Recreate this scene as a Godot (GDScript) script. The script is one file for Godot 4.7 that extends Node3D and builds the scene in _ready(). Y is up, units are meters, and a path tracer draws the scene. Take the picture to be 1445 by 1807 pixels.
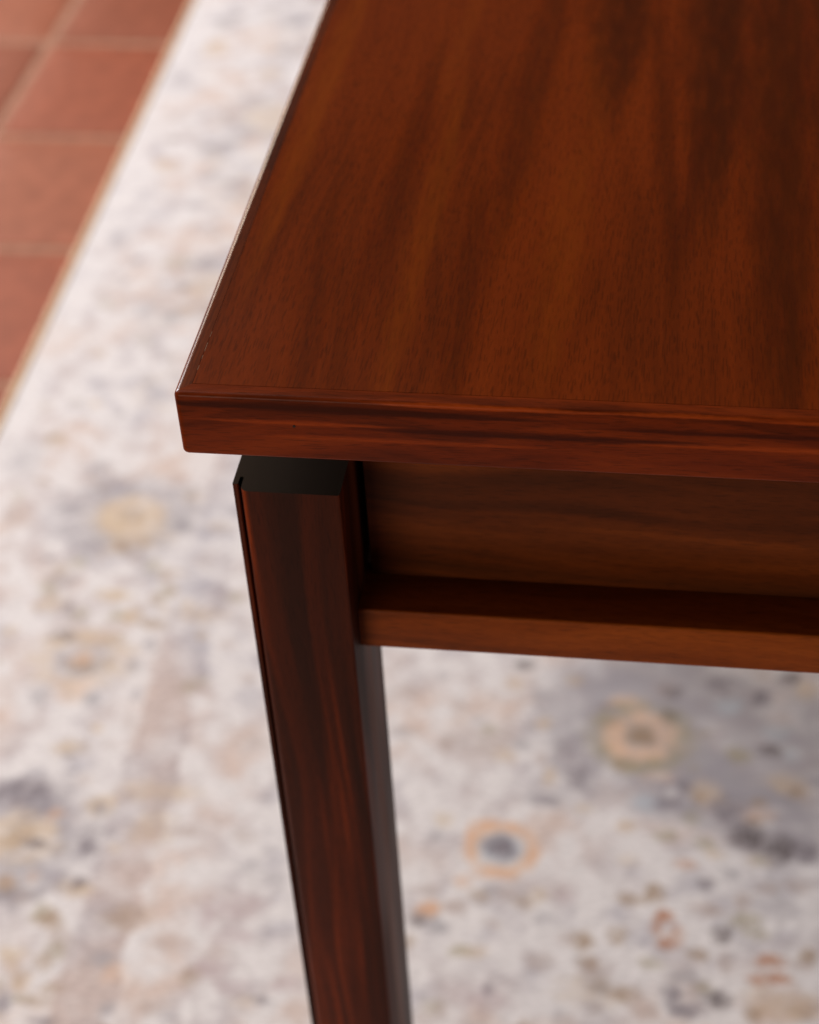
extends Node3D
# Close-up of one corner of a lacquered wooden side table on a faded rug, with a clay tile floor beyond.
# The floor tiles' top is y = 0. The table's front top edge lies on z = 0 and its side top edge on x = 0.

const TOP_Y := 0.711        # table top above the tiles
const RUG_Y := 0.008        # top of the rug's pile
const TOP_T := 0.0286       # thickness of the table top
const TOP_W := 1.10
const TOP_D := 0.76
const LIP := 0.0062         # width of the solid lipping round the veneer

const LEG_IN := 0.0133
const LEG_W := 0.043
const LEG_D := 0.0557
const LEG_FRONT := 0.010
const LEG_TOP := 0.6571
const RAIL_IN := 0.0226
const RAIL_D := 0.030
const RAIL_TOP := 0.5850
const RAIL_BOTTOM := 0.5636
const APRON_IN := 0.0444
const APRON_D := 0.018

var dark_end: StandardMaterial3D
var veneer_m: StandardMaterial3D
var lipping_m: StandardMaterial3D
var side_lipping_m: StandardMaterial3D
var leg_m: StandardMaterial3D
var rail_m: StandardMaterial3D
var apron_m: StandardMaterial3D

# ---------------------------------------------------------------- small helpers

func tag(o: Node3D, label: String, category: String, group := "") -> void:
	o.set_meta("label", label)
	o.set_meta("category", category)
	if group != "":
		o.set_meta("group", group)


func thing(called: String, at: Vector3, turn := 0.0) -> Node3D:
	var o := Node3D.new()
	o.name = called
	o.position = at
	o.rotation.y = turn
	add_child(o, true)
	return o


func part(called: String, m: Mesh, mat: Material, parent: Node, at := Vector3.ZERO) -> MeshInstance3D:
	var o := MeshInstance3D.new()
	o.name = called
	o.mesh = m
	if mat:
		o.material_override = mat
	o.position = at
	parent.add_child(o, true)
	return o


func srgb(r: int, g: int, b: int) -> Color:
	return Color(r / 255.0, g / 255.0, b / 255.0)


func tri(st: SurfaceTool, p: Array, n: Array, uv: Array) -> void:
	# one triangle, wound clockwise as seen from the side its normals point to
	var c: Vector3 = (p[1] - p[0]).cross(p[2] - p[0])
	if c.length_squared() < 1e-18:
		return
	var order := [0, 1, 2] if c.dot(n[0] + n[1] + n[2]) < 0.0 else [0, 2, 1]
	for k in order:
		st.set_normal(n[k])
		st.set_uv(uv[k])
		st.add_vertex(p[k])


func quad(st: SurfaceTool, p: Array, n: Array, uv: Array) -> void:
	tri(st, [p[0], p[1], p[2]], [n[0], n[1], n[2]], [uv[0], uv[1], uv[2]])
	tri(st, [p[0], p[2], p[3]], [n[0], n[2], n[3]], [uv[0], uv[2], uv[3]])


func arc(out: PackedVector2Array, c: Vector2, r: float, from: float, to: float, steps: int) -> void:
	for k in steps + 1:
		var a := deg_to_rad(lerpf(from, to, float(k) / steps))
		out.append(c + Vector2(cos(a), sin(a)) * r)


func rounded_rect(w: float, h: float, r: float, steps := 4) -> PackedVector2Array:
	# counter-clockwise, from 0,0 to w,h
	var p := PackedVector2Array()
	arc(p, Vector2(w - r, r), r, -90, 0, steps)
	arc(p, Vector2(w - r, h - r), r, 0, 90, steps)
	arc(p, Vector2(r, h - r), r, 90, 180, steps)
	arc(p, Vector2(r, r), r, 180, 270, steps)
	return p


func edge_normals(p: PackedVector2Array) -> Array:
	# for every edge of a counter-clockwise outline the normals at its two ends, smoothed over gentle bends
	var n := p.size()
	var flat: Array[Vector2] = []
	for k in n:
		var d := (p[(k + 1) % n] - p[k]).normalized()
		flat.append(Vector2(d.y, -d.x))
	var out := []
	for k in n:
		var before: Vector2 = flat[(k + n - 1) % n]
		var after: Vector2 = flat[(k + 1) % n]
		var me: Vector2 = flat[k]
		out.append([(me + before).normalized() if me.dot(before) > 0.75 else me, (me + after).normalized() if me.dot(after) > 0.75 else me])
	return out


func prism(outline: PackedVector2Array, length: float, f: Transform3D, tex: Vector2, shift := Vector2.ZERO, end_mat: Material = null, side_mat: Material = null) -> ArrayMesh:
	# an outline (own x, y) drawn out along own z; f lays it in space, tex is the size in metres of the wood texture (across, along)
	var st := SurfaceTool.new()
	st.begin(Mesh.PRIMITIVE_TRIANGLES)
	var normals := edge_normals(outline)
	var run := 0.0
	var n := outline.size()
	for k in n:
		var a := outline[k]
		var b := outline[(k + 1) % n]
		var step := a.distance_to(b)
		if step < 1e-7:
			continue
		var na: Vector3 = f.basis * Vector3(normals[k][0].x, normals[k][0].y, 0)
		var nb: Vector3 = f.basis * Vector3(normals[k][1].x, normals[k][1].y, 0)
		var u0 := run / tex.x + shift.x
		var u1 := (run + step) / tex.x + shift.x
		run += step
		var v1 := length / tex.y + shift.y
		quad(st, [f * Vector3(a.x, a.y, 0), f * Vector3(b.x, b.y, 0), f * Vector3(b.x, b.y, length), f * Vector3(a.x, a.y, length)],
			[na, nb, nb, na], [Vector2(u0, shift.y), Vector2(u1, shift.y), Vector2(u1, v1), Vector2(u0, v1)])
	if side_mat:
		st.set_material(side_mat)
	var mesh := st.commit()
	st = SurfaceTool.new()
	st.begin(Mesh.PRIMITIVE_TRIANGLES)
	var ids := Geometry2D.triangulate_polygon(outline)
	for end in 2:
		var nn: Vector3 = f.basis * Vector3(0, 0, -1 if end == 0 else 1)
		for k in range(0, ids.size(), 3):
			var pts := []
			var uvs := []
			for j in 3:
				var q := outline[ids[k + j]]
				pts.append(f * Vector3(q.x, q.y, length * end))
				uvs.append(Vector2(q.x / tex.x + shift.x, q.y / tex.x + shift.y))
			tri(st, pts, [nn, nn, nn], uvs)
	if end_mat:
		st.set_material(end_mat)
	st.commit(mesh)
	return mesh


# ---------------------------------------------------------------- textures

var stamps := {}

func stamp(c: Color, strength: float, kind: int) -> Image:
	# a soft-edged, worn blot of dye
	var key := "%s %.2f %d" % [c.to_html(), strength, kind]
	if stamps.has(key):
		return stamps[key]
	var n := FastNoiseLite.new()
	n.seed = 40 + kind
	n.frequency = 0.045
	n.fractal_octaves = 3
	var im := Image.create(48, 48, false, Image.FORMAT_RGBA8)
	for y in 48:
		for x in 48:
			var d := Vector2(x - 23.5, y - 23.5) / 22.0
			var r := d.length() + n.get_noise_2d(x, y) * 0.4
			var a := strength * (1.0 - smoothstep(0.25, 1.1, r)) * clampf(0.95 + n.get_noise_2d(x * 3.0 + 90.0, y * 3.0) * 0.9, 0.0, 1.15)
			im.set_pixel(x, y, Color(c.r, c.g, c.b, clampf(a, 0.0, 1.0)))
	stamps[key] = im
	return im


const RUG_W := 2.6
const RUG_L := 3.4
const RUG_PX := 600.0       # texture pixels per metre
const RUG_BACK := -2.35     # far end of the rug in its own z

var TAUPE := srgb(168, 152, 145)
var GREY := srgb(152, 147, 149)
var BLUE := srgb(150, 144, 148)
var SLATE := srgb(112, 104, 109)
var CHARCOAL := srgb(86, 77, 77)
var TAN := srgb(192, 168, 142)
var OCHRE := srgb(188, 164, 136)
var YELLOW := srgb(202, 182, 154)
var BROWN := srgb(146, 122, 100)
var OLIVE := srgb(150, 139, 116)
var ORANGE := srgb(200, 154, 122)
var RUST := srgb(164, 112, 86)
var PEACH := srgb(208, 172, 146)
var MAUVE := srgb(166, 146, 147)
var PALE := srgb(172, 180, 188)
var CREAM := srgb(208, 202, 200)

var rug_im: Image
var blot_rng := RandomNumberGenerator.new()

func lay(x: float, z: float, rx: float, rz: float, c: Color, s: float) -> void:
	# x from the rug's long edge, z along it, in metres
	var level: float = clampf(snappedf(s * 1.15, 0.15), 0.15, 0.95)
	var im: Image = stamp(c, level, blot_rng.randi() % 3).duplicate()
	if blot_rng.randf() < 0.5:
		im.flip_x()
	if blot_rng.randf() < 0.5:
		im.flip_y()
	im.resize(maxi(3, int(rx * 3.0 * RUG_PX) + 3), maxi(3, int(rz * 3.0 * RUG_PX) + 3), Image.INTERPOLATE_BILINEAR)
	var at := Vector2i(int(x * RUG_PX), int((z - RUG_BACK) * RUG_PX)) - im.get_size() / 2
	rug_im.blend_rect(im, Rect2i(Vector2i.ZERO, im.get_size()), at)


func dab(x_mm: int, z_mm: int, rx: int, rz: int, c: Color, s: float) -> void:
	# one blot of the pattern and its repeats over the rug: border motifs run on along the edge, the field mirrors about the middle
	var x := x_mm * 0.001
	var z := z_mm * 0.001
	var wide := rx * 0.0001
	var deep := rz * 0.0001
	lay(x, z, wide, deep, c, s)
	if z > -0.9:
		var step := 0.77 if x < 0.28 else 0.72
		for k in [-3, -2, -1, 1]:
			var worn := 0.4 if k == -1 else 0.8  # wear; the next repeat back is paler still, washed-out brightness painted in
			lay(x, z + step * k, wide, deep, c, s * worn)
			lay(RUG_W - x, z + step * k, wide, deep, c, s * 0.8)
			if x > 0.28:
				lay(1.05 + (0.78 - x), z + step * k + 0.3, wide, deep, c, s * 0.8)
		lay(RUG_W - x, z, wide, deep, c, s * 0.8)
		if x > 0.28:
			lay(1.05 + (0.78 - x), z, wide, deep, c, s * 0.8)


func paint_rug() -> void:
	var w := int(RUG_W * RUG_PX)
	var h := int(RUG_L * RUG_PX)
	var big := FastNoiseLite.new()
	big.seed = 5
	big.frequency = 0.0096
	big.fractal_octaves = 3
	var mid := FastNoiseLite.new()
	mid.seed = 9
	mid.frequency = 0.04
	mid.fractal_octaves = 3
	var fine := FastNoiseLite.new()
	fine.seed = 11
	fine.frequency = 0.45
	fine.fractal_octaves = 1
	var bytes := PackedByteArray()
	bytes.resize(w * h * 4)
	var at := 0
	for y in h:
		for x in w:
			var a := big.get_noise_2d(x, y)
			var b := mid.get_noise_2d(x, y * 1.15)
			var f := fine.get_noise_2d(x * 0.4, y * 0.7) * 0.05
			var m := x / RUG_PX
			m = minf(m, RUG_W - m)
			var k := clampf(0.2 + b * 0.75 + a * 0.3, 0.0, 0.7)
			var warm := clampf(0.5 + a * 1.3, 0.0, 1.0)
			# worn guard stripe between border and field, and a fainter one near the edge
			if m > 0.228 + b * 0.012 and m < 0.272 + b * 0.012:
				k = clampf(k + 0.38 + a * 0.4 + 0.12 * sin(y * 0.30), 0.0, 0.85)
				warm *= 0.7
			elif m > 0.205 and m < 0.228:
				k *= 0.35
			elif m < 0.03:
				k *= 0.5
			var r := CREAM.r + (lerpf(GREY.r, TAN.r, warm) - CREAM.r) * k + f
			var g := CREAM.g + (lerpf(GREY.g, TAN.g, warm) - CREAM.g) * k + f
			var bl := CREAM.b + (lerpf(GREY.b + 0.02, TAN.b + 0.05, warm) - CREAM.b) * k + f
			bytes[at] = int(clampf(r, 0.0, 1.0) * 255.0)
			bytes[at + 1] = int(clampf(g, 0.0, 1.0) * 255.0)
			bytes[at + 2] = int(clampf(bl, 0.0, 1.0) * 255.0)
			bytes[at + 3] = 255
			at += 4
	rug_im = Image.create_from_data(w, h, false, Image.FORMAT_RGBA8, bytes)
	blot_rng.seed = 77
	rug_motifs_one()
	rug_motifs_two()
	rug_motifs_three()
	flowers()
	sprinkle()


func ring(x: float, z: float, rx: float, rz: float, thick: float, n: int, c: Color, s: float) -> void:
	for k in n:
		var a := TAU * k / n + 0.3
		lay(x + cos(a) * rx, z + sin(a) * rz, thick * 1.25, thick, c, s * blot_rng.randf_range(0.5, 1.1))


func flowers() -> void:
	# rosettes of the border, one every 385 mm, and smaller flower heads in the field
	for k in range(-6, 3):
		var z := -0.722 + 0.385 * (k + 1)
		for x: float in [0.164, RUG_W - 0.164]:
			var worn := 0.3 if k < -1 else 0.75  # wear; far rosettes weakened further, glare over them put into the dye
			ring(x, z, 0.056, 0.056, 0.010, 13, SLATE, 0.36 * worn)
			ring(x, z, 0.040, 0.038, 0.009, 11, BLUE, 0.6 * worn)
			ring(x, z, 0.024, 0.022, 0.007, 9, TAN, 0.7 * worn)
			lay(x, z, 0.010, 0.009, BROWN, 0.6 * worn)
			ring(x, z + 0.19, 0.036, 0.030, 0.008, 9, TAN, 0.6 * worn)
			ring(x, z + 0.19, 0.018, 0.015, 0.007, 6, GREY, 0.5 * worn)
			lay(x, z + 0.19, 0.008, 0.008, ORANGE, 0.5 * worn)
			for s: float in [-1.0, 1.0]:
				for j in 9:
					# a leafy stem winding from one flower head to the next
					var q := j / 9.0
					lay(x + s * (0.060 * sin(q * PI) - 0.004), z + 0.045 + q * 0.10, 0.006, 0.007, [BROWN, TAUPE, OLIVE][j % 3], 0.5 * worn)
	for row in range(-4, 3):
		for col in 4:
			var x := 0.5374 + col * 0.50 + (0.25 if posmod(row, 2) == 1 else 0.0)
			var z := -0.3536 + row * 0.46
			ring(x, z, 0.023, 0.021, 0.0045, 15, PEACH, 0.7)
			ring(x, z, 0.012, 0.011, 0.006, 7, PALE, 0.5)
			lay(x, z, 0.011, 0.010, SLATE, 0.7)
			ring(x + 0.103, z - 0.122, 0.034, 0.032, 0.008, 13, OLIVE, 0.6)
			ring(x + 0.103, z - 0.122, 0.021, 0.020, 0.007, 10, PEACH, 0.7)
			lay(x + 0.103, z - 0.122, 0.010, 0.009, BROWN, 0.7)
			for j in 22:
				var a := j * 0.33
				lay(x + 0.07 * cos(a) + 0.02 * sin(a * 2.0), z + 0.10 + 0.06 * sin(a), 0.006, 0.005, [TAUPE, BROWN, GREY][j % 3], 0.45)


func sprinkle() -> void:
	# small worn leaves and petals all over, thicker where the ground is blue-grey
	var where := FastNoiseLite.new()
	where.seed = 91
	where.frequency = 3.2
	var cols := [BLUE, TAUPE, TAN, CREAM, GREY, CREAM, OLIVE, CREAM, BROWN, SLATE]
	for k in 6500:
		var x := blot_rng.randf_range(0.03, RUG_W - 0.03)
		var z := blot_rng.randf_range(RUG_BACK + 0.03, RUG_BACK + RUG_L - 0.03)
		var dense := where.get_noise_2d(x, z)
		if dense + blot_rng.randf_range(-0.3, 0.3) < -0.12:
			continue
		var c: Color = cols[blot_rng.randi() % cols.size()]
		if x > 0.275 and x < 0.46 and blot_rng.randf() < 0.6:
			continue
		lay(x, z, blot_rng.randf_range(0.002, 0.007), blot_rng.randf_range(0.002, 0.006), c, blot_rng.randf_range(0.2, 0.5))


func rug_motifs_one() -> void:
	dab(52, -716, 98, 146, TAUPE, 0.5)
	dab(63, -829, 91, 89, OCHRE, 0.4)
	dab(37, -798, 169, 263, GREY, 0.3)
	dab(116, -790, 100, 86, GREY, 0.45)
	dab(140, -757, 191, 150, BLUE, 0.5)
	dab(98, -729, 136, 147, BLUE, 0.4)
	dab(108, -692, 133, 118, BLUE, 0.45)
	dab(165, -710, 331, 339, OCHRE, 0.5)
	dab(148, -714, 134, 120, YELLOW, 0.4)
	dab(176, -686, 158, 62, TAN, 0.6)
	dab(140, -675, 95, 218, BLUE, 0.5)
	dab(212, -713, 69, 104, GREY, 0.6)
	dab(214, -752, 81, 66, OCHRE, 0.4)
	dab(121, -629, 114, 89, GREY, 0.4)
	dab(174, -613, 128, 66, OCHRE, 0.6)
	dab(118, -597, 127, 72, OCHRE, 0.4)
	dab(194, -588, 76, 85, OCHRE, 0.6)
	dab(215, -579, 100, 49, BROWN, 0.5)
	dab(140, -558, 100, 62, CHARCOAL, 0.5)
	dab(185, -556, 89, 83, BROWN, 0.45)
	dab(166, -555, 60, 152, OCHRE, 0.35)
	dab(219, -554, 40, 69, GREY, 0.5)
	dab(165, -525, 108, 94, BROWN, 0.6)
	dab(187, -527, 88, 80, OCHRE, 0.5)
	dab(211, -528, 54, 80, GREY, 0.55)
	dab(165, -497, 155, 144, PEACH, 0.45)
	dab(138, -487, 68, 78, GREY, 0.5)
	dab(184, -488, 62, 71, GREY, 0.6)
	dab(220, -494, 43, 65, BLUE, 0.4)
	dab(247, -665, 155, 107, TAUPE, 0.3)
	dab(254, -592, 200, 85, TAN, 0.4)
	dab(286, -558, 59, 55, TAUPE, 0.4)
	dab(251, -710, 106, 63, TAN, 0.3)
	dab(264, -507, 134, 92, TAUPE, 0.35)
	dab(199, -643, 62, 75, GREY, 0.3)
	dab(158, -376, 250, 174, SLATE, 0.65)
	dab(149, -391, 55, 70, SLATE, 0.5)
	dab(164, -347, 157, 78, OCHRE, 0.6)
	dab(177, -333, 80, 38, CHARCOAL, 0.6)
	dab(185, -362, 45, 51, ORANGE, 0.6)
	dab(196, -347, 54, 78, BLUE, 0.6)
	dab(155, -331, 89, 77, OCHRE, 0.6)
	dab(198, -328, 62, 76, OCHRE, 0.45)
	dab(170, -309, 241, 118, BLUE, 0.5)
	dab(184, -301, 44, 42, PEACH, 0.5)
	dab(166, -294, 52, 53, ORANGE, 0.45)
	dab(174, -282, 173, 52, SLATE, 0.45)
	dab(219, -333, 57, 82, SLATE, 0.7)
	dab(218, -373, 90, 86, OCHRE, 0.6)
	dab(219, -371, 36, 40, BLUE, 0.6)
	dab(178, -431, 112, 73, OCHRE, 0.5)
	dab(180, -422, 56, 48, BLUE, 0.5)
	dab(196, -455, 38, 44, TAN, 0.5)
	dab(222, -462, 38, 88, TAUPE, 0.4)
	dab(221, -292, 112, 63, OCHRE, 0.7)
	dab(222, -297, 39, 42, SLATE, 0.6)
	dab(204, -264, 68, 66, BROWN, 0.65)
	dab(201, -209, 54, 67, OCHRE, 0.7)
	dab(187, -231, 92, 59, OCHRE, 0.5)
	dab(214, -192, 114, 37, BROWN, 0.4)
	dab(226, -204, 74, 38, BROWN, 0.45)
	dab(227, -176, 73, 37, SLATE, 0.5)
	dab(193, -187, 49, 93, SLATE, 0.5)
	dab(221, -240, 92, 109, TAUPE, 0.4)
	dab(201, -399, 55, 47, TAUPE, 0.4)
	dab(265, -355, 151, 157, TAN, 0.4)
	dab(258, -391, 227, 105, TAN, 0.35)
	dab(262, -269, 161, 102, BROWN, 0.4)
	dab(257, -235, 117, 44, BLUE, 0.45)
	dab(267, -220, 74, 67, PEACH, 0.4)
	dab(291, -352, 97, 50, TAUPE, 0.5)
	dab(284, -393, 136, 58, TAN, 0.3)
	dab(328, -448, 116, 110, TAUPE, 0.35)
	dab(337, -351, 79, 50, TAUPE, 0.35)
	dab(364, -340, 44, 44, GREY, 0.3)
	dab(349, -322, 52, 48, GREY, 0.4)
	dab(368, -315, 86, 48, GREY, 0.35)
	dab(341, -284, 212, 113, MAUVE, 0.35)


func rug_motifs_two() -> void:
	dab(347, -259, 146, 60, MAUVE, 0.35)
	dab(326, -273, 42, 91, MAUVE, 0.35)
	dab(299, -250, 117, 69, TAUPE, 0.4)
	dab(334, -228, 131, 77, MAUVE, 0.55)
	dab(322, -221, 57, 77, BROWN, 0.45)
	dab(355, -216, 122, 57, MAUVE, 0.4)
	dab(365, -204, 81, 47, TAN, 0.3)
	dab(394, -221, 101, 57, MAUVE, 0.45)
	dab(300, -195, 81, 56, TAUPE, 0.5)
	dab(445, -512, 132, 78, TAUPE, 0.4)
	dab(448, -467, 101, 56, GREY, 0.35)
	dab(486, -459, 59, 80, TAUPE, 0.6)
	dab(520, -463, 173, 135, TAUPE, 0.5)
	dab(533, -447, 81, 60, TAN, 0.4)
	dab(548, -460, 63, 55, GREY, 0.5)
	dab(494, -499, 84, 76, TAUPE, 0.35)
	dab(690, -497, 1083, 644, BLUE, 0.7)
	dab(728, -428, 824, 414, BLUE, 0.75)
	dab(757, -385, 465, 280, BLUE, 0.7)
	dab(663, -429, 395, 296, BLUE, 0.5)
	dab(593, -454, 224, 557, BLUE, 0.55)
	dab(635, -532, 556, 330, BLUE, 0.5)
	dab(542, -549, 76, 53, CHARCOAL, 0.5)
	dab(536, -527, 66, 59, TAN, 0.45)
	dab(585, -534, 66, 52, OCHRE, 0.4)
	dab(564, -495, 138, 190, BLUE, 0.45)
	dab(562, -484, 55, 56, TAN, 0.5)
	dab(580, -460, 54, 97, SLATE, 0.4)
	dab(570, -427, 44, 82, TAN, 0.5)
	dab(591, -429, 67, 106, SLATE, 0.5)
	dab(569, -402, 96, 51, SLATE, 0.5)
	dab(557, -406, 62, 46, BLUE, 0.45)
	dab(597, -398, 61, 34, TAN, 0.4)
	dab(490, -380, 61, 56, OCHRE, 0.4)
	dab(627, -509, 147, 76, PEACH, 0.6)
	dab(619, -466, 72, 135, PEACH, 0.6)
	dab(661, -478, 126, 86, PEACH, 0.45)
	dab(638, -481, 154, 149, OLIVE, 0.3)
	dab(641, -475, 72, 49, BROWN, 0.7)
	dab(618, -487, 73, 62, BROWN, 0.55)
	dab(663, -498, 68, 63, CHARCOAL, 0.65)
	dab(628, -444, 80, 59, BROWN, 0.6)
	dab(650, -450, 49, 54, OLIVE, 0.6)
	dab(660, -466, 45, 49, GREY, 0.5)
	dab(654, -435, 115, 59, PEACH, 0.45)
	dab(665, -526, 74, 65, CHARCOAL, 0.4)
	dab(706, -538, 162, 104, SLATE, 0.5)
	dab(738, -523, 59, 77, SLATE, 0.65)
	dab(762, -548, 74, 65, CHARCOAL, 0.5)
	dab(775, -536, 73, 91, TAN, 0.5)
	dab(711, -512, 100, 76, PALE, 0.5)
	dab(749, -486, 98, 74, PALE, 0.45)
	dab(759, -464, 53, 60, PALE, 0.4)
	dab(717, -461, 80, 72, OLIVE, 0.6)
	dab(742, -466, 80, 54, CHARCOAL, 0.55)
	dab(693, -459, 53, 121, GREY, 0.5)
	dab(693, -420, 109, 116, TAN, 0.5)
	dab(676, -425, 53, 52, SLATE, 0.55)
	dab(710, -436, 61, 59, GREY, 0.5)
	dab(732, -429, 61, 52, GREY, 0.5)
	dab(756, -433, 130, 93, TAN, 0.55)
	dab(762, -425, 52, 46, BROWN, 0.5)
	dab(645, -407, 96, 80, PALE, 0.55)
	dab(662, -412, 70, 115, SLATE, 0.5)
	dab(710, -402, 129, 125, SLATE, 0.5)
	dab(681, -395, 52, 68, OLIVE, 0.4)
	dab(733, -399, 107, 56, PEACH, 0.4)
	dab(630, -382, 60, 45, TAN, 0.5)
	dab(661, -375, 68, 44, OLIVE, 0.5)
	dab(724, -378, 110, 121, CHARCOAL, 0.7)
	dab(746, -368, 101, 109, CHARCOAL, 0.7)
	dab(766, -366, 84, 87, SLATE, 0.6)
	dab(526, -376, 96, 39, ORANGE, 0.7)
	dab(516, -359, 39, 143, ORANGE, 0.75)
	dab(561, -347, 43, 86, ORANGE, 0.75)
	dab(535, -329, 144, 42, ORANGE, 0.6)
	dab(511, -321, 51, 47, ORANGE, 0.35)
	dab(544, -374, 52, 44, ORANGE, 0.6)


func rug_motifs_three() -> void:
	dab(536, -356, 94, 87, SLATE, 0.7)
	dab(488, -292, 67, 66, ORANGE, 0.8)
	dab(482, -282, 50, 51, CHARCOAL, 0.5)
	dab(497, -278, 62, 35, GREY, 0.6)
	dab(505, -296, 75, 51, TAUPE, 0.55)
	dab(486, -311, 76, 47, TAUPE, 0.4)
	dab(487, -363, 43, 44, GREY, 0.35)
	dab(515, -258, 73, 44, OLIVE, 0.55)
	dab(525, -258, 73, 44, TAN, 0.45)
	dab(538, -285, 41, 45, TAUPE, 0.45)
	dab(569, -313, 50, 57, OCHRE, 0.4)
	dab(585, -312, 67, 47, MAUVE, 0.4)
	dab(571, -255, 89, 68, TAUPE, 0.55)
	dab(602, -274, 57, 69, BROWN, 0.6)
	dab(612, -253, 96, 68, TAUPE, 0.5)
	dab(530, -221, 179, 103, MAUVE, 0.45)
	dab(504, -208, 48, 69, TAUPE, 0.5)
	dab(609, -231, 198, 118, OCHRE, 0.2)
	dab(675, -349, 67, 37, RUST, 0.35)
	dab(633, -349, 68, 48, TAN, 0.3)
	dab(636, -313, 74, 41, BROWN, 0.5)
	dab(652, -319, 58, 73, BROWN, 0.6)
	dab(661, -300, 53, 41, RUST, 0.75)
	dab(669, -285, 37, 70, RUST, 0.65)
	dab(664, -276, 65, 44, RUST, 0.7)
	dab(656, -290, 33, 50, RUST, 0.5)
	dab(627, -281, 53, 60, BROWN, 0.6)
	dab(693, -307, 102, 51, TAUPE, 0.6)
	dab(717, -317, 49, 72, TAUPE, 0.6)
	dab(703, -287, 57, 70, CHARCOAL, 0.55)
	dab(704, -262, 40, 78, TAUPE, 0.5)
	dab(719, -301, 89, 61, OLIVE, 0.5)
	dab(726, -289, 81, 40, OLIVE, 0.45)
	dab(711, -343, 50, 48, GREY, 0.5)
	dab(690, -329, 58, 47, GREY, 0.35)
	dab(684, -268, 56, 44, BROWN, 0.55)
	dab(735, -266, 87, 44, RUST, 0.65)
	dab(740, -252, 71, 38, RUST, 0.65)
	dab(727, -250, 63, 43, RUST, 0.5)
	dab(762, -273, 40, 59, BROWN, 0.6)
	dab(758, -264, 71, 39, TAUPE, 0.5)
	dab(667, -235, 63, 47, SLATE, 0.65)
	dab(675, -247, 119, 57, GREY, 0.5)
	dab(698, -231, 67, 65, CHARCOAL, 0.65)
	dab(675, -221, 117, 55, SLATE, 0.6)
	dab(687, -239, 47, 42, OLIVE, 0.5)
	dab(632, -231, 79, 56, BROWN, 0.5)
	dab(651, -258, 72, 39, OLIVE, 0.45)
	dab(648, -218, 70, 46, TAUPE, 0.45)
	dab(722, -221, 47, 55, BROWN, 0.5)
	dab(756, -227, 78, 69, BROWN, 0.4)
	dab(742, -231, 233, 117, TAN, 0.4)
	dab(735, -331, 74, 47, TAUPE, 0.5)
	dab(757, -335, 91, 52, TAUPE, 0.5)
	dab(741, -315, 163, 92, BLUE, 0.4)
	dab(690, -369, 59, 49, OLIVE, 0.5)
	dab(114, -1413, 281, 223, BLUE, 0.4)
	dab(154, -1422, 141, 196, PEACH, 0.3)
	dab(54, -1366, 105, 121, TAN, 0.35)
	dab(116, -1338, 151, 119, BLUE, 0.3)
	dab(137, -1222, 145, 109, BLUE, 0.3)
	dab(143, -1110, 189, 89, GREY, 0.3)
	dab(100, -1060, 112, 129, GREY, 0.45)
	dab(132, -1046, 99, 127, GREY, 0.5)
	dab(145, -1058, 86, 96, OCHRE, 0.3)
	dab(115, -1153, 160, 104, OLIVE, 0.25)
	dab(117, -999, 121, 72, GREY, 0.3)
	dab(133, -928, 71, 67, GREY, 0.35)
	dab(37, -1200, 99, 217, BLUE, 0.35)
	dab(48, -1082, 94, 165, TAUPE, 0.3)
	dab(57, -1672, 138, 198, TAN, 0.5)
	dab(152, -1759, 196, 243, BLUE, 0.5)
	dab(161, -1665, 137, 164, BLUE, 0.4)
	dab(145, -1602, 119, 126, TAN, 0.35)
	dab(26, -1600, 136, 222, BLUE, 0.3)
	dab(64, -1758, 197, 209, BLUE, 0.35)




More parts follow.
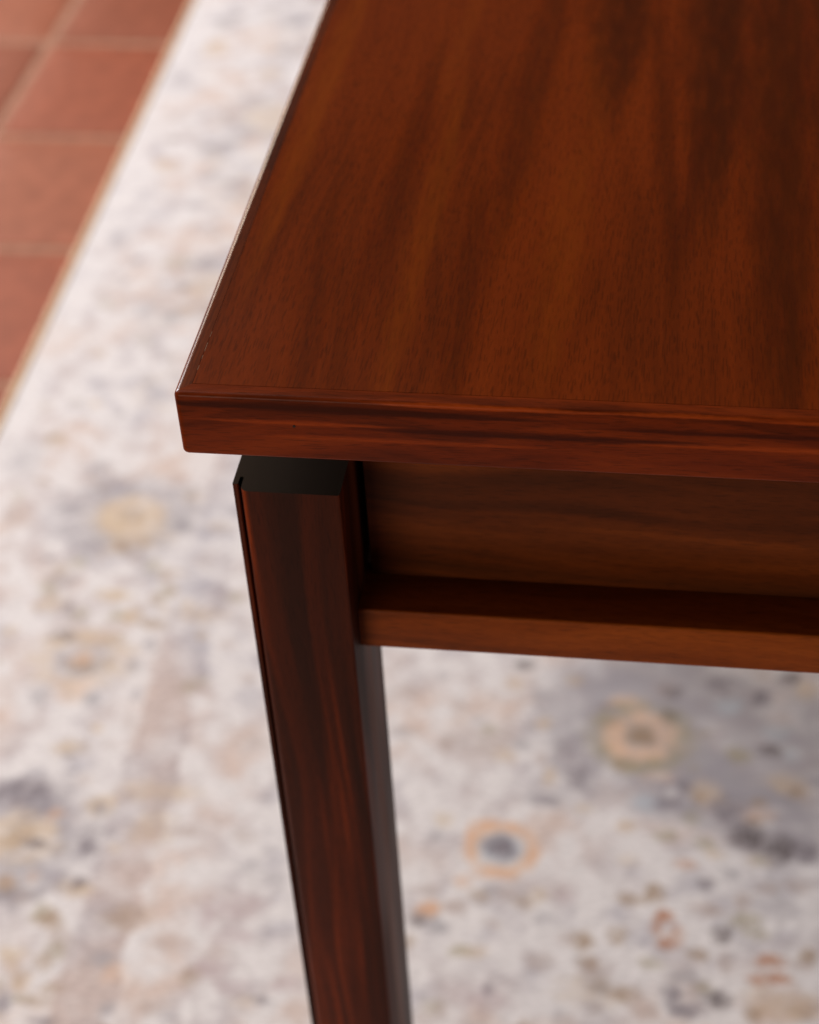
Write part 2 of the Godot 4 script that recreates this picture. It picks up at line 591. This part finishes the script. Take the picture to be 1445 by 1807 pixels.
func wood_image(w: int, h: int, size: Vector2, seed_: int, dark: Color, mid: Color, light: Color, broad_f: float, streak_f: float, contrast: float, figured := 0, pace := 1.0) -> Image:
	# stained wood: broad figure, narrow streaks and fine pores, all drawn out along v; size in metres
	var bend := FastNoiseLite.new()
	bend.seed = seed_
	bend.frequency = 1.0
	bend.fractal_octaves = 2
	var broad := FastNoiseLite.new()
	broad.seed = seed_ + 1
	broad.frequency = 1.0
	broad.fractal_octaves = 3
	var streak := FastNoiseLite.new()
	streak.seed = seed_ + 2
	streak.frequency = 1.0
	streak.fractal_octaves = 2
	var pore := FastNoiseLite.new()
	pore.seed = seed_ + 3
	pore.frequency = 1.0
	pore.fractal_octaves = 1
	var bytes := PackedByteArray()
	bytes.resize(w * h * 4)
	var at := 0
	for y in h:
		var v := size.y * y / h
		for x in w:
			var u := size.x * x / w
			var t := u + bend.get_noise_2d(u * 9.0, v * 3.2 * pace) * 0.012
			var b := broad.get_noise_2d(t * broad_f, v * 2.6 * pace)
			var s := streak.get_noise_2d(t * streak_f, v * 5.0 * pace)
			var p := pore.get_noise_2d(u * 1500.0, v * 75.0)
			var line := sin((t * 62.0 + b * 1.6) * TAU)
			var k := clampf(0.5 + (b * 1.15 + s * 0.42 + line * 0.16) * contrast, 0.0, 1.0)
			var c := dark.lerp(mid, k * 2.0) if k < 0.5 else mid.lerp(light, k * 2.0 - 1.0)
			var e := 1.0 - 0.22 * clampf((p - 0.30) * 3.0, 0.0, 1.0) + p * 0.05
			bytes[at] = int(c.r * e * 255.0)
			bytes[at + 1] = int(c.g * e * 255.0)
			bytes[at + 2] = int(c.b * e * 255.0)
			bytes[at + 3] = 255
			at += 4
	var im := Image.create_from_data(w, h, false, Image.FORMAT_RGBA8, bytes)
	if figured == 3:
		# one side of the leg lightened: the rug's sheen painted into the wood
		figure(im, Vector2(w / size.x, h / size.y), 0.027, 0.35, 0.014, 0.55, srgb(120, 64, 36), 0.7)
	if figured == 2:
		edge_figures(im, Vector2(w / size.x, h / size.y))
	if figured == 1:
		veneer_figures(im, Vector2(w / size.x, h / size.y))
	return im


func figure(im: Image, px: Vector2, u: float, v: float, ru: float, rv: float, c: Color, s: float, slant := 0.0) -> void:
	# one long tongue of darker or lighter figure in the veneer, laid as overlapping soft pieces along the grain
	var n := 7
	for k in n:
		var q := (k - (n - 1) * 0.5) / n
		var st: Image = stamp(c, clampf(snappedf(s, 0.05), 0.05, 0.9), k % 3).duplicate()
		var taper := 1.0 - absf(q) * 1.1
		st.resize(maxi(4, int(ru * 2.3 * taper * px.x)), maxi(4, int(rv * 0.9 * px.y)), Image.INTERPOLATE_BILINEAR)
		var at := Vector2i(int((u + slant * q) * px.x), int((v + q * rv * 1.6) * px.y)) - st.get_size() / 2
		im.blend_rect(st, Rect2i(Vector2i.ZERO, st.get_size()), at)


func veneer_figures(im: Image, px: Vector2) -> void:
	# u runs from the side edge inwards, v from the front edge backwards
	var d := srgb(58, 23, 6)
	var l := srgb(116, 52, 9)
	figure(im, px, 0.016, 0.24, 0.010, 0.18, l, 0.35, 0.004)
	figure(im, px, 0.042, 0.06, 0.008, 0.08, d, 0.20, -0.010)
	figure(im, px, 0.062, 0.16, 0.008, 0.15, d, 0.15, 0.008)
	figure(im, px, 0.078, 0.11, 0.010, 0.16, l, 0.25, 0.004)
	figure(im, px, 0.075, 0.30, 0.008, 0.10, l, 0.20, 0.008)
	figure(im, px, 0.100, 0.07, 0.008, 0.10, d, 0.20, -0.004)
	figure(im, px, 0.112, 0.24, 0.012, 0.17, d, 0.20, 0.010)
	figure(im, px, 0.135, 0.10, 0.016, 0.10, l, 0.20, 0.004)
	figure(im, px, 0.140, 0.24, 0.012, 0.07, l, 0.15, -0.006)
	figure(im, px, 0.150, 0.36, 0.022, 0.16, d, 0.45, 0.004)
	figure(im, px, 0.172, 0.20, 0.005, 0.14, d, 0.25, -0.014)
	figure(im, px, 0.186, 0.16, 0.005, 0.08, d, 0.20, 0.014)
	figure(im, px, 0.196, 0.32, 0.020, 0.20, d, 0.55, 0.006)  # broad dark bands: wood figure, with falloff of light painted in too
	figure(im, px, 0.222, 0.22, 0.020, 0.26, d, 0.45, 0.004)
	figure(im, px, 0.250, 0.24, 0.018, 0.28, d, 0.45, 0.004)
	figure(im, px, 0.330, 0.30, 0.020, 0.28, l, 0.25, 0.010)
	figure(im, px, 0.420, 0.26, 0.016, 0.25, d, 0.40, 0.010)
	figure(im, px, 0.500, 0.30, 0.020, 0.28, l, 0.25, -0.010)


func edge_figures(im: Image, px: Vector2) -> void:
	# the front lipping: stain rubbed thin along the arris, darker bands just below it; u is the way round its outline
	var d := srgb(54, 18, 6)
	var l := srgb(150, 62, 18)
	figure(im, px, 0.0350, 0.105, 0.0016, 0.035, l, 0.75)
	figure(im, px, 0.0352, 0.135, 0.0013, 0.030, l, 0.55)
	figure(im, px, 0.0349, 0.185, 0.0014, 0.030, l, 0.60)
	figure(im, px, 0.0356, 0.250, 0.0014, 0.050, l, 0.50)
	figure(im, px, 0.0385, 0.040, 0.0022, 0.075, d, 0.75)
	figure(im, px, 0.0395, 0.095, 0.0018, 0.045, d, 0.60)
	figure(im, px, 0.0470, 0.135, 0.0022, 0.070, d, 0.60)
	figure(im, px, 0.0420, 0.210, 0.0016, 0.060, d, 0.50)
	figure(im, px, 0.0455, 0.045, 0.0016, 0.040, l, 0.40)
	figure(im, px, 0.0520, 0.085, 0.0018, 0.060, l, 0.30)
	figure(im, px, 0.0480, 0.215, 0.0018, 0.050, l, 0.40)


func wood(im: Image, rough: float, grain: Image) -> StandardMaterial3D:
	var m := StandardMaterial3D.new()
	m.albedo_texture = ImageTexture.create_from_image(im)
	m.roughness = rough
	m.roughness_texture = smudges()
	m.metallic_specular = 0.2
	m.heightmap_enabled = true
	m.heightmap_texture = ImageTexture.create_from_image(grain)
	m.heightmap_scale = 0.002
	return m


var smudge_tex: NoiseTexture2D

func smudges() -> NoiseTexture2D:
	# hand marks and uneven rubbing in the lacquer
	if smudge_tex == null:
		smudge_tex = NoiseTexture2D.new()
		smudge_tex.width = 256
		smudge_tex.height = 256
		smudge_tex.seamless = true
		var n := FastNoiseLite.new()
		n.seed = 14
		n.frequency = 0.012
		n.fractal_octaves = 5
		smudge_tex.noise = n
		var ramp := Gradient.new()
		ramp.set_color(0, Color(0.72, 0.72, 0.72))
		ramp.set_color(1, Color(1, 1, 1))
		smudge_tex.color_ramp = ramp
	return smudge_tex


func grain_image(seed_: int, w: int, h: int, size: Vector2) -> Image:
	# open pores and brushed lacquer as fine relief
	var pore := FastNoiseLite.new()
	pore.seed = seed_
	pore.frequency = 1.0
	pore.fractal_octaves = 2
	var bytes := PackedByteArray()
	bytes.resize(w * h)
	var at := 0
	for y in h:
		for x in w:
			bytes[at] = int(clampf(150.0 - 110.0 * clampf(pore.get_noise_2d(size.x * x / w * 1500.0, size.y * y / h * 75.0) * 2.0, 0.0, 1.0), 0.0, 255.0))
			at += 1
	return Image.create_from_data(w, h, false, Image.FORMAT_L8, bytes)


func plain(c: Color, rough: float) -> StandardMaterial3D:
	var m := StandardMaterial3D.new()
	m.albedo_color = c
	m.roughness = rough
	return m


func make_woods() -> void:
	var grain := grain_image(60, 512, 512, Vector2(0.12, 0.6))
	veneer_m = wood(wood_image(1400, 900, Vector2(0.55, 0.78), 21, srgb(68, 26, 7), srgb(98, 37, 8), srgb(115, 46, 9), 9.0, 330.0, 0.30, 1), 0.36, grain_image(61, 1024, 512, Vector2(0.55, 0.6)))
	lipping_m = wood(wood_image(512, 1024, Vector2(0.12, 0.60), 33, srgb(66, 23, 6), srgb(100, 36, 8), srgb(122, 48, 10), 44.0, 190.0, 0.45, 2, 2.0), 0.36, grain)
	side_lipping_m = wood(wood_image(384, 768, Vector2(0.12, 0.60), 39, srgb(58, 22, 9), srgb(76, 30, 11), srgb(98, 42, 14), 90.0, 420.0, 0.7), 0.34, grain)
	leg_m = wood(wood_image(512, 900, Vector2(0.12, 0.80), 47, srgb(46, 20, 11), srgb(70, 27, 11), srgb(118, 46, 14), 40.0, 130.0, 0.6, 3, 0.8), 0.36, grain)
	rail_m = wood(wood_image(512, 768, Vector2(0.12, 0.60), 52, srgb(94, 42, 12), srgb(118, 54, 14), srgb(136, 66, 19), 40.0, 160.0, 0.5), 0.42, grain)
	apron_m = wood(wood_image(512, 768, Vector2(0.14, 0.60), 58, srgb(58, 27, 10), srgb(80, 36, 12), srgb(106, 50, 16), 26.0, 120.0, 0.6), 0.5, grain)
	veneer_m.metallic_specular = 0.16
	side_lipping_m.metallic_specular = 0.45
	side_lipping_m.roughness = 0.22
	leg_m.roughness = 0.55
	dark_end = plain(srgb(48, 40, 33), 0.9)
	dark_end.metallic_specular = 0.06


# ---------------------------------------------------------------- the table

func lipping(length: float, ro: float) -> ArrayMesh:
	# one solid edge strip with mitred ends: a = along the edge, d = inwards from the outer face, y up; its outer corners are eased
	var prof := PackedVector2Array()   # x = d, y = height, counter-clockwise seen with a towards the eye
	var rb := 0.0016
	var c := 0.00012
	arc(prof, Vector2(rb, -TOP_T + rb), rb, 270, 180, 5)
	arc(prof, Vector2(ro, -ro), ro, 180, 90, 7)
	prof.append(Vector2(LIP - c, 0))
	prof.append(Vector2(LIP, -c))
	prof.append(Vector2(LIP, -TOP_T))
	prof.reverse()
	var normals := edge_normals(prof)
	var big := 0.0028
	var rows := []
	for end in 2:
		var angles := [45.0, 30.0, 15.0, 0.0]
		if end == 1:
			angles.reverse()
		for deg: float in angles:
			var row := []
			for q in prof:
				var along := q.x
				var inward := q.x
				if q.x < big - 1e-6:
					along = big - (big - q.x) * sin(deg_to_rad(deg))
					inward = big - (big - q.x) * cos(deg_to_rad(deg))
				row.append(Vector3(along if end == 0 else length - along, q.y, inward))
			rows.append([row, deg, end])
	var st := SurfaceTool.new()
	st.begin(Mesh.PRIMITIVE_TRIANGLES)
	var n := prof.size()
	for r in rows.size() - 1:
		var run := 0.0
		for k in n:
			var j := (k + 1) % n
			var p := []
			var nn := []
			var uv := []
			var step := prof[k].distance_to(prof[j])
			for corner in [[r, k, 0], [r, j, 1], [r + 1, j, 1], [r + 1, k, 0]]:
				var row: Array = rows[corner[0]]
				var flat: Vector2 = normals[k][corner[2]]
				var turn := deg_to_rad(row[1])
				if minf(prof[k].x, prof[j].x) >= big:
					turn = 0.0
				var sx := sin(turn) * (1.0 if row[2] == 0 else -1.0)
				p.append(row[0][corner[1]])
				nn.append(Vector3(flat.x * sx, flat.y, flat.x * cos(turn)).normalized())
				uv.append(Vector2((run + step * corner[2]) / 0.12, row[0][corner[1]].x / 0.60))
			quad(st, p, nn, uv)
			run += step
	return st.commit()


func board(x0: float, x1: float, y0: float, y1: float, z0: float, z1: float, tex: Vector2, ease_ := 0.00015) -> ArrayMesh:
	# a flat panel laid with its grain along z; only its top edges are eased
	var st := SurfaceTool.new()
	st.begin(Mesh.PRIMITIVE_TRIANGLES)
	var e := ease_
	var tops := [Vector3(x0 + e, y1, z1 - e), Vector3(x1 - e, y1, z1 - e), Vector3(x1 - e, y1, z0 + e), Vector3(x0 + e, y1, z0 + e)]
	var rims := [Vector3(x0, y1 - e, z1), Vector3(x1, y1 - e, z1), Vector3(x1, y1 - e, z0), Vector3(x0, y1 - e, z0)]
	var lows := [Vector3(x0, y0, z1), Vector3(x1, y0, z1), Vector3(x1, y0, z0), Vector3(x0, y0, z0)]
	var uv := func(p: Vector3) -> Vector2: return Vector2((p.x - x0 + LIP) / tex.x, (z1 - p.z + LIP) / tex.y)
	var up := [Vector3.UP, Vector3.UP, Vector3.UP, Vector3.UP]
	quad(st, tops, up, [uv.call(tops[0]), uv.call(tops[1]), uv.call(tops[2]), uv.call(tops[3])])
	var dn := [Vector3.DOWN, Vector3.DOWN, Vector3.DOWN, Vector3.DOWN]
	quad(st, lows, dn, [uv.call(lows[0]), uv.call(lows[1]), uv.call(lows[2]), uv.call(lows[3])])
	var outs := [Vector3.BACK, Vector3.RIGHT, Vector3.FORWARD, Vector3.LEFT]
	for k in 4:
		var j := (k + 1) % 4
		var o: Vector3 = outs[k]
		var s := (o + Vector3.UP).normalized()
		quad(st, [tops[k], tops[j], rims[j], rims[k]], [s, s, s, s], [uv.call(tops[k]), uv.call(tops[j]), uv.call(rims[j]), uv.call(rims[k])])
		quad(st, [rims[k], rims[j], lows[j], lows[k]], [o, o, o, o], [uv.call(rims[k]), uv.call(rims[j]), uv.call(lows[j]), uv.call(lows[k])])
	return st.commit()


func leg_mesh(side: float, front: float, shift: Vector2) -> ArrayMesh:
	# outline seen from below: x from the outer side face inwards, y from the front face backwards; a rebated fillet runs down the outer front corner
	var p := PackedVector2Array()
	p.append(Vector2(0.0, 0.0044))
	p.append(Vector2(0.0004, 0.0040))
	p.append(Vector2(0.0018, 0.0040))
	p.append(Vector2(0.0022, 0.0044))
	p.append(Vector2(0.0022, 0.0085))
	p.append(Vector2(0.0037, 0.0085))
	arc(p, Vector2(0.0070, 0.0033), 0.0033, 180, 270, 6)
	arc(p, Vector2(LEG_W - 0.0012, 0.0012), 0.0012, 270, 360, 3)
	arc(p, Vector2(LEG_W - 0.0012, LEG_D - 0.0012), 0.0012, 0, 90, 3)
	arc(p, Vector2(0.0012, LEG_D - 0.0012), 0.0012, 90, 180, 3)
	# own x -> side, own y -> backwards, own z -> up
	var f := Transform3D(Basis(Vector3(side, 0, 0), Vector3(0, 0, -front), Vector3(0, 1, 0)), Vector3.ZERO)
	return prism(p, LEG_TOP - RUG_Y, f, Vector2(0.12, 0.80), shift, dark_end, leg_m)


func build_table() -> void:
	var t := thing("side_table", Vector3(TOP_W * 0.5, RUG_Y, -TOP_D * 0.5))
	tag(t, "reddish brown lacquered wooden side table with square legs standing on the faded rug", "table")
	var o := -t.position       # parts below are given in the frame of the front corner
	# top: two book-matched veneer leaves inside solid lippings
	var half := TOP_W * 0.5
	var leaf := board(LIP, half, -TOP_T + 0.0006, 0.0, -TOP_D + LIP, -LIP, Vector2(0.55, 0.78))
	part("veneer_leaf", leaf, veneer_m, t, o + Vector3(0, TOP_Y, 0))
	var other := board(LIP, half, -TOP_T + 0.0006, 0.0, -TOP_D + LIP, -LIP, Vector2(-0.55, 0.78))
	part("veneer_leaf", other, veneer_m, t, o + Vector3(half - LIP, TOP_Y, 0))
	var edges := [[0.0, Vector3(0, 0, 0), TOP_W, lipping_m], [PI / 2, Vector3(TOP_W, 0, 0), TOP_D, side_lipping_m], [PI, Vector3(TOP_W, 0, -TOP_D), TOP_W, lipping_m], [-PI / 2, Vector3(0, 0, -TOP_D), TOP_D, side_lipping_m]]
	for e in edges:
		var m := lipping_turned(e[2], 0.0017 if e[3] == lipping_m else 0.0026)
		var p := part("edge_lipping", m, e[3], t, o + Vector3(0, TOP_Y, 0) + e[1])
		p.rotation.y = e[0]
	# pin hole in the front lipping, chipped lacquer along the side seam
	var pin := CylinderMesh.new()
	pin.top_radius = 0.00055
	pin.bottom_radius = 0.0006
	pin.height = 0.0004
	pin.radial_segments = 10
	var hole := part("pin_hole", pin, plain(srgb(22, 12, 8), 0.9), t, o + Vector3(0.0442, 0.6981, 0.0))
	hole.rotation.x = PI / 2
	var pale := plain(srgb(140, 104, 76), 0.8)
	for q in [[-0.0160, 0.0030], [-0.0228, 0.0022], [-0.0292, 0.0056], [-0.0375, 0.0034]]:
		var chip := BoxMesh.new()
		chip.size = Vector3(0.0001, 0.00012, q[1])
		part("lacquer_chip", chip, pale, t, o + Vector3(LIP + 0.00006, TOP_Y - 0.00003, q[0]))
	# legs
	for s in [[1.0, 1.0], [-1.0, 1.0], [1.0, -1.0], [-1.0, -1.0]]:
		var sx: float = s[0]
		var sz: float = s[1]
		var at := Vector3(LEG_IN if sx > 0 else TOP_W - LEG_IN, RUG_Y, -LEG_FRONT if sz > 0 else -TOP_D + LEG_FRONT)
		part("leg", leg_mesh(sx, sz, Vector2(0.35 + 0.2 * sx, 0.05 + 0.03 * sz)), null, t, o + at)
		# glued block in the corner behind the leg
		var block := rounded_rect(0.034, 0.117, 0.001)
		var bf := Transform3D(Basis(Vector3(sx, 0, 0), Vector3(0, 1, 0), Vector3(0, 0, -sz)), Vector3.ZERO)
		part("corner_block", prism(block, 0.030, bf, Vector2(0.14, 0.60), Vector2(0.3, 0.1), null, apron_m), apron_m, t, o + at + Vector3(sx * (LEG_W - 0.006), TOP_Y - TOP_T - 0.118 - RUG_Y, -sz * (LEG_D + 0.0004)))
	# rails and aprons between the legs
	for s in [1.0, -1.0]:
		var front_z := -RAIL_IN if s > 0 else -TOP_D + RAIL_IN
		var r := rounded_rect(RAIL_D, RAIL_TOP - RAIL_BOTTOM, 0.0011)
		var long_ := TOP_W - 2.0 * (LEG_IN + LEG_W) - 0.0004
		# own x -> backwards, own y -> up, own z -> along x
		var f := Transform3D(Basis(Vector3(0, 0, -s), Vector3(0, 1, 0), Vector3(1, 0, 0)), Vector3.ZERO)
		part("rail", prism(r, long_, f, Vector2(0.12, 0.60), Vector2(0.13, 0.4 * s), null, rail_m), rail_m, t, o + Vector3(LEG_IN + LEG_W + 0.0002, RAIL_BOTTOM, front_z))
		var az := -APRON_IN if s > 0 else -TOP_D + APRON_IN
		var high := TOP_Y - TOP_T - RAIL_TOP
		var a := rounded_rect(APRON_D, high - 0.0008, 0.0006)
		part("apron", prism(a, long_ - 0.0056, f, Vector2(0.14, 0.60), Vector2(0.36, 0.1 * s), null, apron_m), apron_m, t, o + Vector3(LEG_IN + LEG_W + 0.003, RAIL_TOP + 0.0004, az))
		# side pieces
		var side_x := LEG_IN + 0.0126 if s > 0 else TOP_W - LEG_IN - 0.0126
		var deep := TOP_D - 2.0 * (LEG_FRONT + LEG_D) - 0.0004
		var g := Transform3D(Basis(Vector3(s, 0, 0), Vector3(0, 1, 0), Vector3(0, 0, -1)), Vector3.ZERO)
		part("rail", prism(rounded_rect(0.022, RAIL_TOP - RAIL_BOTTOM, 0.0011), deep, g, Vector2(0.12, 0.60), Vector2(0.4, 0.2), null, rail_m), rail_m, t, o + Vector3(side_x, RAIL_BOTTOM, -LEG_FRONT - LEG_D - 0.0002))
		var apron_x := LEG_IN + 0.024 if s > 0 else TOP_W - LEG_IN - 0.024
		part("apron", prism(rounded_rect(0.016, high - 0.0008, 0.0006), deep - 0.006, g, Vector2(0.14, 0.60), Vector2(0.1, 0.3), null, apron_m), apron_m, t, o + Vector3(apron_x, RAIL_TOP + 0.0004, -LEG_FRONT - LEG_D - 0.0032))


func lipping_turned(length: float, ro: float) -> ArrayMesh:
	# the lipping's own d runs backwards (own -z), so that its outer face looks to own +z
	var m := lipping(length, ro)
	var arrays := m.surface_get_arrays(0)
	var v: PackedVector3Array = arrays[Mesh.ARRAY_VERTEX]
	var n: PackedVector3Array = arrays[Mesh.ARRAY_NORMAL]
	for k in v.size():
		v[k].z = -v[k].z
		n[k].z = -n[k].z
	for k in range(0, v.size(), 3):
		var a := v[k + 1]
		v[k + 1] = v[k + 2]
		v[k + 2] = a
		a = n[k + 1]
		n[k + 1] = n[k + 2]
		n[k + 2] = a
	var uv: PackedVector2Array = arrays[Mesh.ARRAY_TEX_UV]
	for k in range(0, uv.size(), 3):
		var a := uv[k + 1]
		uv[k + 1] = uv[k + 2]
		uv[k + 2] = a
	arrays[Mesh.ARRAY_VERTEX] = v
	arrays[Mesh.ARRAY_NORMAL] = n
	arrays[Mesh.ARRAY_TEX_UV] = uv
	var out := ArrayMesh.new()
	out.add_surface_from_arrays(Mesh.PRIMITIVE_TRIANGLES, arrays)
	return out


# ---------------------------------------------------------------- floor and rug

func slab(w: float, d: float, h: float, e: float, crown: float, uv_scale: Vector2) -> ArrayMesh:
	# a slab centred on its own base, top edges rounded over e, the middle of the top proud by crown
	var st := SurfaceTool.new()
	st.begin(Mesh.PRIMITIVE_TRIANGLES)
	var levels := [[0.0, 0.0], [0.0, h - e], [e * 0.3, h - e * 0.3], [e, h], [minf(w, d) * 0.22, h + crown * 0.8]]
	var ring := func(l: Array) -> Array:
		var x: float = w * 0.5 - l[0]
		var z: float = d * 0.5 - l[0]
		return [Vector3(-x, l[1], z), Vector3(x, l[1], z), Vector3(x, l[1], -z), Vector3(-x, l[1], -z)]
	var uv := func(p: Vector3) -> Vector2: return Vector2((p.x + w * 0.5) * uv_scale.x, (p.z + d * 0.5) * uv_scale.y)
	var outs := [Vector3.BACK, Vector3.RIGHT, Vector3.FORWARD, Vector3.LEFT]
	for l in levels.size() - 1:
		var a: Array = ring.call(levels[l])
		var b: Array = ring.call(levels[l + 1])
		for k in 4:
			var j := (k + 1) % 4
			var o: Vector3 = outs[k]
			var tilt_a: float = [0.0, 0.0, 1.0, 12.0, 60.0][l]
			var tilt_b: float = [0.0, 0.0, 1.0, 12.0, 400.0][l + 1]
			var na := (o + Vector3.UP * tilt_a).normalized()
			var nb := (o + Vector3.UP * tilt_b).normalized()
			quad(st, [a[k], a[j], b[j], b[k]], [na, na, nb, nb], [uv.call(a[k]), uv.call(a[j]), uv.call(b[j]), uv.call(b[k])])
	var top: Array = ring.call(levels[-1])
	quad(st, top, [Vector3.UP, Vector3.UP, Vector3.UP, Vector3.UP], [uv.call(top[0]), uv.call(top[1]), uv.call(top[2]), uv.call(top[3])])
	return st.commit()


func build_floor() -> void:
	var floor_ := MeshInstance3D.new()
	floor_.name = "floor"
	var bed := BoxMesh.new()
	bed.size = Vector3(7.0, 0.05, 7.0)
	floor_.mesh = bed
	floor_.position = Vector3(0, -0.0265, -1.0)
	floor_.set_meta("kind", "structure")
	var n := NoiseTexture2D.new()
	n.width = 512
	n.height = 512
	n.seamless = true
	var fn := FastNoiseLite.new()
	fn.seed = 3
	fn.frequency = 0.02
	fn.fractal_octaves = 5
	n.noise = fn
	var ramp := Gradient.new()
	ramp.set_color(0, srgb(212, 204, 196))
	ramp.set_color(1, srgb(255, 255, 255))
	n.color_ramp = ramp
	var grout := plain(srgb(164, 118, 92), 0.8)
	grout.albedo_texture = n
	grout.uv1_triplanar = true
	grout.uv1_scale = Vector3(4, 4, 4)
	floor_.material_override = grout
	add_child(floor_, true)
	var clays: Array[StandardMaterial3D] = []
	for c: Color in [srgb(150, 82, 57), srgb(144, 77, 53), srgb(156, 88, 62), srgb(148, 81, 57), srgb(152, 79, 53)]:
		var m := plain(c, 0.5)
		m.metallic_specular = 0.33
		m.albedo_texture = n
		m.uv1_triplanar = true
		m.uv1_world_triplanar = true
		m.uv1_scale = Vector3(3.1, 3.1, 3.1)
		clays.append(m)
	var pitch := 0.257
	var mesh := slab(pitch - 0.012, pitch - 0.012, 0.011, 0.0022, 0.0006, Vector2(1, 1))
	var rng := RandomNumberGenerator.new()
	rng.seed = 8
	for row in 23:
		for col in 15:
			var at := Vector3(-0.677 + pitch * (10.5 - col), -0.0112, -1.7 + pitch * (row - 8.5))
			if at.x > -0.25 and at.x < 1.95 and at.z > -2.1 and at.z < 0.85:
				continue   # wholly under the rug
			var tile := part("tile", mesh, clays[rng.randi() % 5], floor_, at - floor_.position + Vector3(0, rng.randf_range(-0.0004, 0.0003), 0))
			tile.rotation = Vector3(rng.randf_range(-0.0025, 0.0025), rng.randf_range(-0.006, 0.006), rng.randf_range(-0.0025, 0.0025))


func build_rug() -> void:
	var rug := thing("rug", Vector3(-0.456, 0.0, 0.0), 0.024)
	tag(rug, "pale faded oriental rug with worn floral border lying on the clay tiles", "rug")
	paint_rug()
	var m := StandardMaterial3D.new()
	m.albedo_texture = ImageTexture.create_from_image(rug_im)
	m.roughness = 0.95
	m.metallic_specular = 0.15
	m.rim_enabled = true
	m.rim = 0.25
	var weave := FastNoiseLite.new()
	weave.seed = 2
	weave.frequency = 0.4
	var wt := NoiseTexture2D.new()
	wt.width = 512
	wt.height = 512
	wt.seamless = true
	wt.noise = weave
	m.heightmap_enabled = true
	m.heightmap_scale = 0.05
	m.heightmap_texture = wt
	var pile := slab(RUG_W, RUG_L, RUG_Y - 0.0005, 0.003, 0.0, Vector2(1.0 / RUG_W, 1.0 / RUG_L))
	part("pile", pile, m, rug, Vector3(RUG_W * 0.5, 0.0005, RUG_BACK + RUG_L * 0.5))
	var cord := plain(srgb(204, 176, 142), 0.9)
	var sides := [[RUG_L, Vector3(-0.0035, 0.0050, RUG_BACK), 0.0], [RUG_L, Vector3(RUG_W + 0.0035, 0.0050, RUG_BACK), 0.0]]
	for s in sides:
		# overcast edge: a slightly lumpy cord
		var st := SurfaceTool.new()
		st.begin(Mesh.PRIMITIVE_TRIANGLES)
		var steps := 260
		var segs := 8
		for k in steps:
			for q in segs:
				var p := []
				var nn := []
				var uv := []
				for c in [[k, q], [k, q + 1], [k + 1, q + 1], [k + 1, q]]:
					var a: float = TAU * c[1] / segs
					var r: float = 0.0048 + 0.0005 * sin(c[0] * 2.1)
					p.append(Vector3(cos(a) * r, sin(a) * r, RUG_L * c[0] / steps))
					nn.append(Vector3(cos(a), sin(a), 0))
					uv.append(Vector2(float(c[1]) / segs, c[0] * 0.1))
				quad(st, p, nn, uv)
		part("bound_edge", st.commit(), cord, rug, s[1])


# ---------------------------------------------------------------- light and camera

func area(called: String, at: Vector3, to: Vector3, size: Vector2, energy: float, c: Color) -> void:
	var l := AreaLight3D.new()
	l.name = called
	l.area_size = size
	l.light_energy = energy
	l.light_color = c
	l.area_range = 12.0
	l.shadow_enabled = true
	add_child(l, true)
	l.look_at_from_position(at, to, Vector3.UP)


func _ready() -> void:
	var cam := Camera3D.new()
	cam.name = "camera"
	cam.position = Vector3(0.17770358, 0.39411036 + TOP_Y, 0.51366547)
	cam.rotation = Vector3(-0.70664224, 0.17868866, -0.06523903)
	cam.fov = 31.37
	cam.near = 0.05
	cam.far = 60.0
	var lens := CameraAttributesPhysical.new()
	lens.frustum_focal_length = 42.73
	lens.frustum_focus_distance = 0.672
	lens.frustum_near = 0.05
	lens.frustum_far = 60.0
	lens.exposure_aperture = 4.7
	cam.attributes = lens
	add_child(cam, true)
	cam.current = true
	var env := Environment.new()
	env.background_mode = Environment.BG_COLOR
	env.background_color = Color(0.50, 0.46, 0.43)
	env.background_energy_multiplier = 0.42
	env.tonemap_mode = Environment.TONE_MAPPER_LINEAR
	env.tonemap_exposure = 1.0
	env.sdfgi_enabled = true
	env.ssao_enabled = true
	env.ssil_enabled = true
	var we := WorldEnvironment.new()
	we.name = "world_environment"
	we.environment = env
	add_child(we, true)
	# daylight from a tall window to the side and behind the table; the lights after it are added
	area("window_light", Vector3(-4.0, 2.5, -2.9), Vector3(-0.2, 0.4, -0.5), Vector2(3.0, 2.2), 30.0, Color(0.97, 0.97, 1.0))
	area("added_edge_light", Vector3(-2.3, 1.9, -4.2), Vector3(-0.2, 0.5, -0.4), Vector2(1.0, 1.0), 3.0, Color(1.0, 0.91, 0.82))  # added, unseen source that raises the highlight along the side arris
	area("front_fill_light", Vector3(-1.3, 0.66, 2.9), Vector3(0.1, 0.6, 0.0), Vector2(1.8, 1.0), 5.0, Color(1.0, 0.93, 0.84))  # added fill, level with the rail, to brighten the front faces
	area("overhead_fill_light", Vector3(-1.7, 2.75, -0.8), Vector3(-0.7, 0.0, -0.5), Vector2(2.4, 2.0), 6.2, Color(1.0, 0.97, 0.94))  # added overhead fill in place of ceiling bounce, evens light on the rug

	build_floor()
	build_rug()
	make_woods()
	build_table()
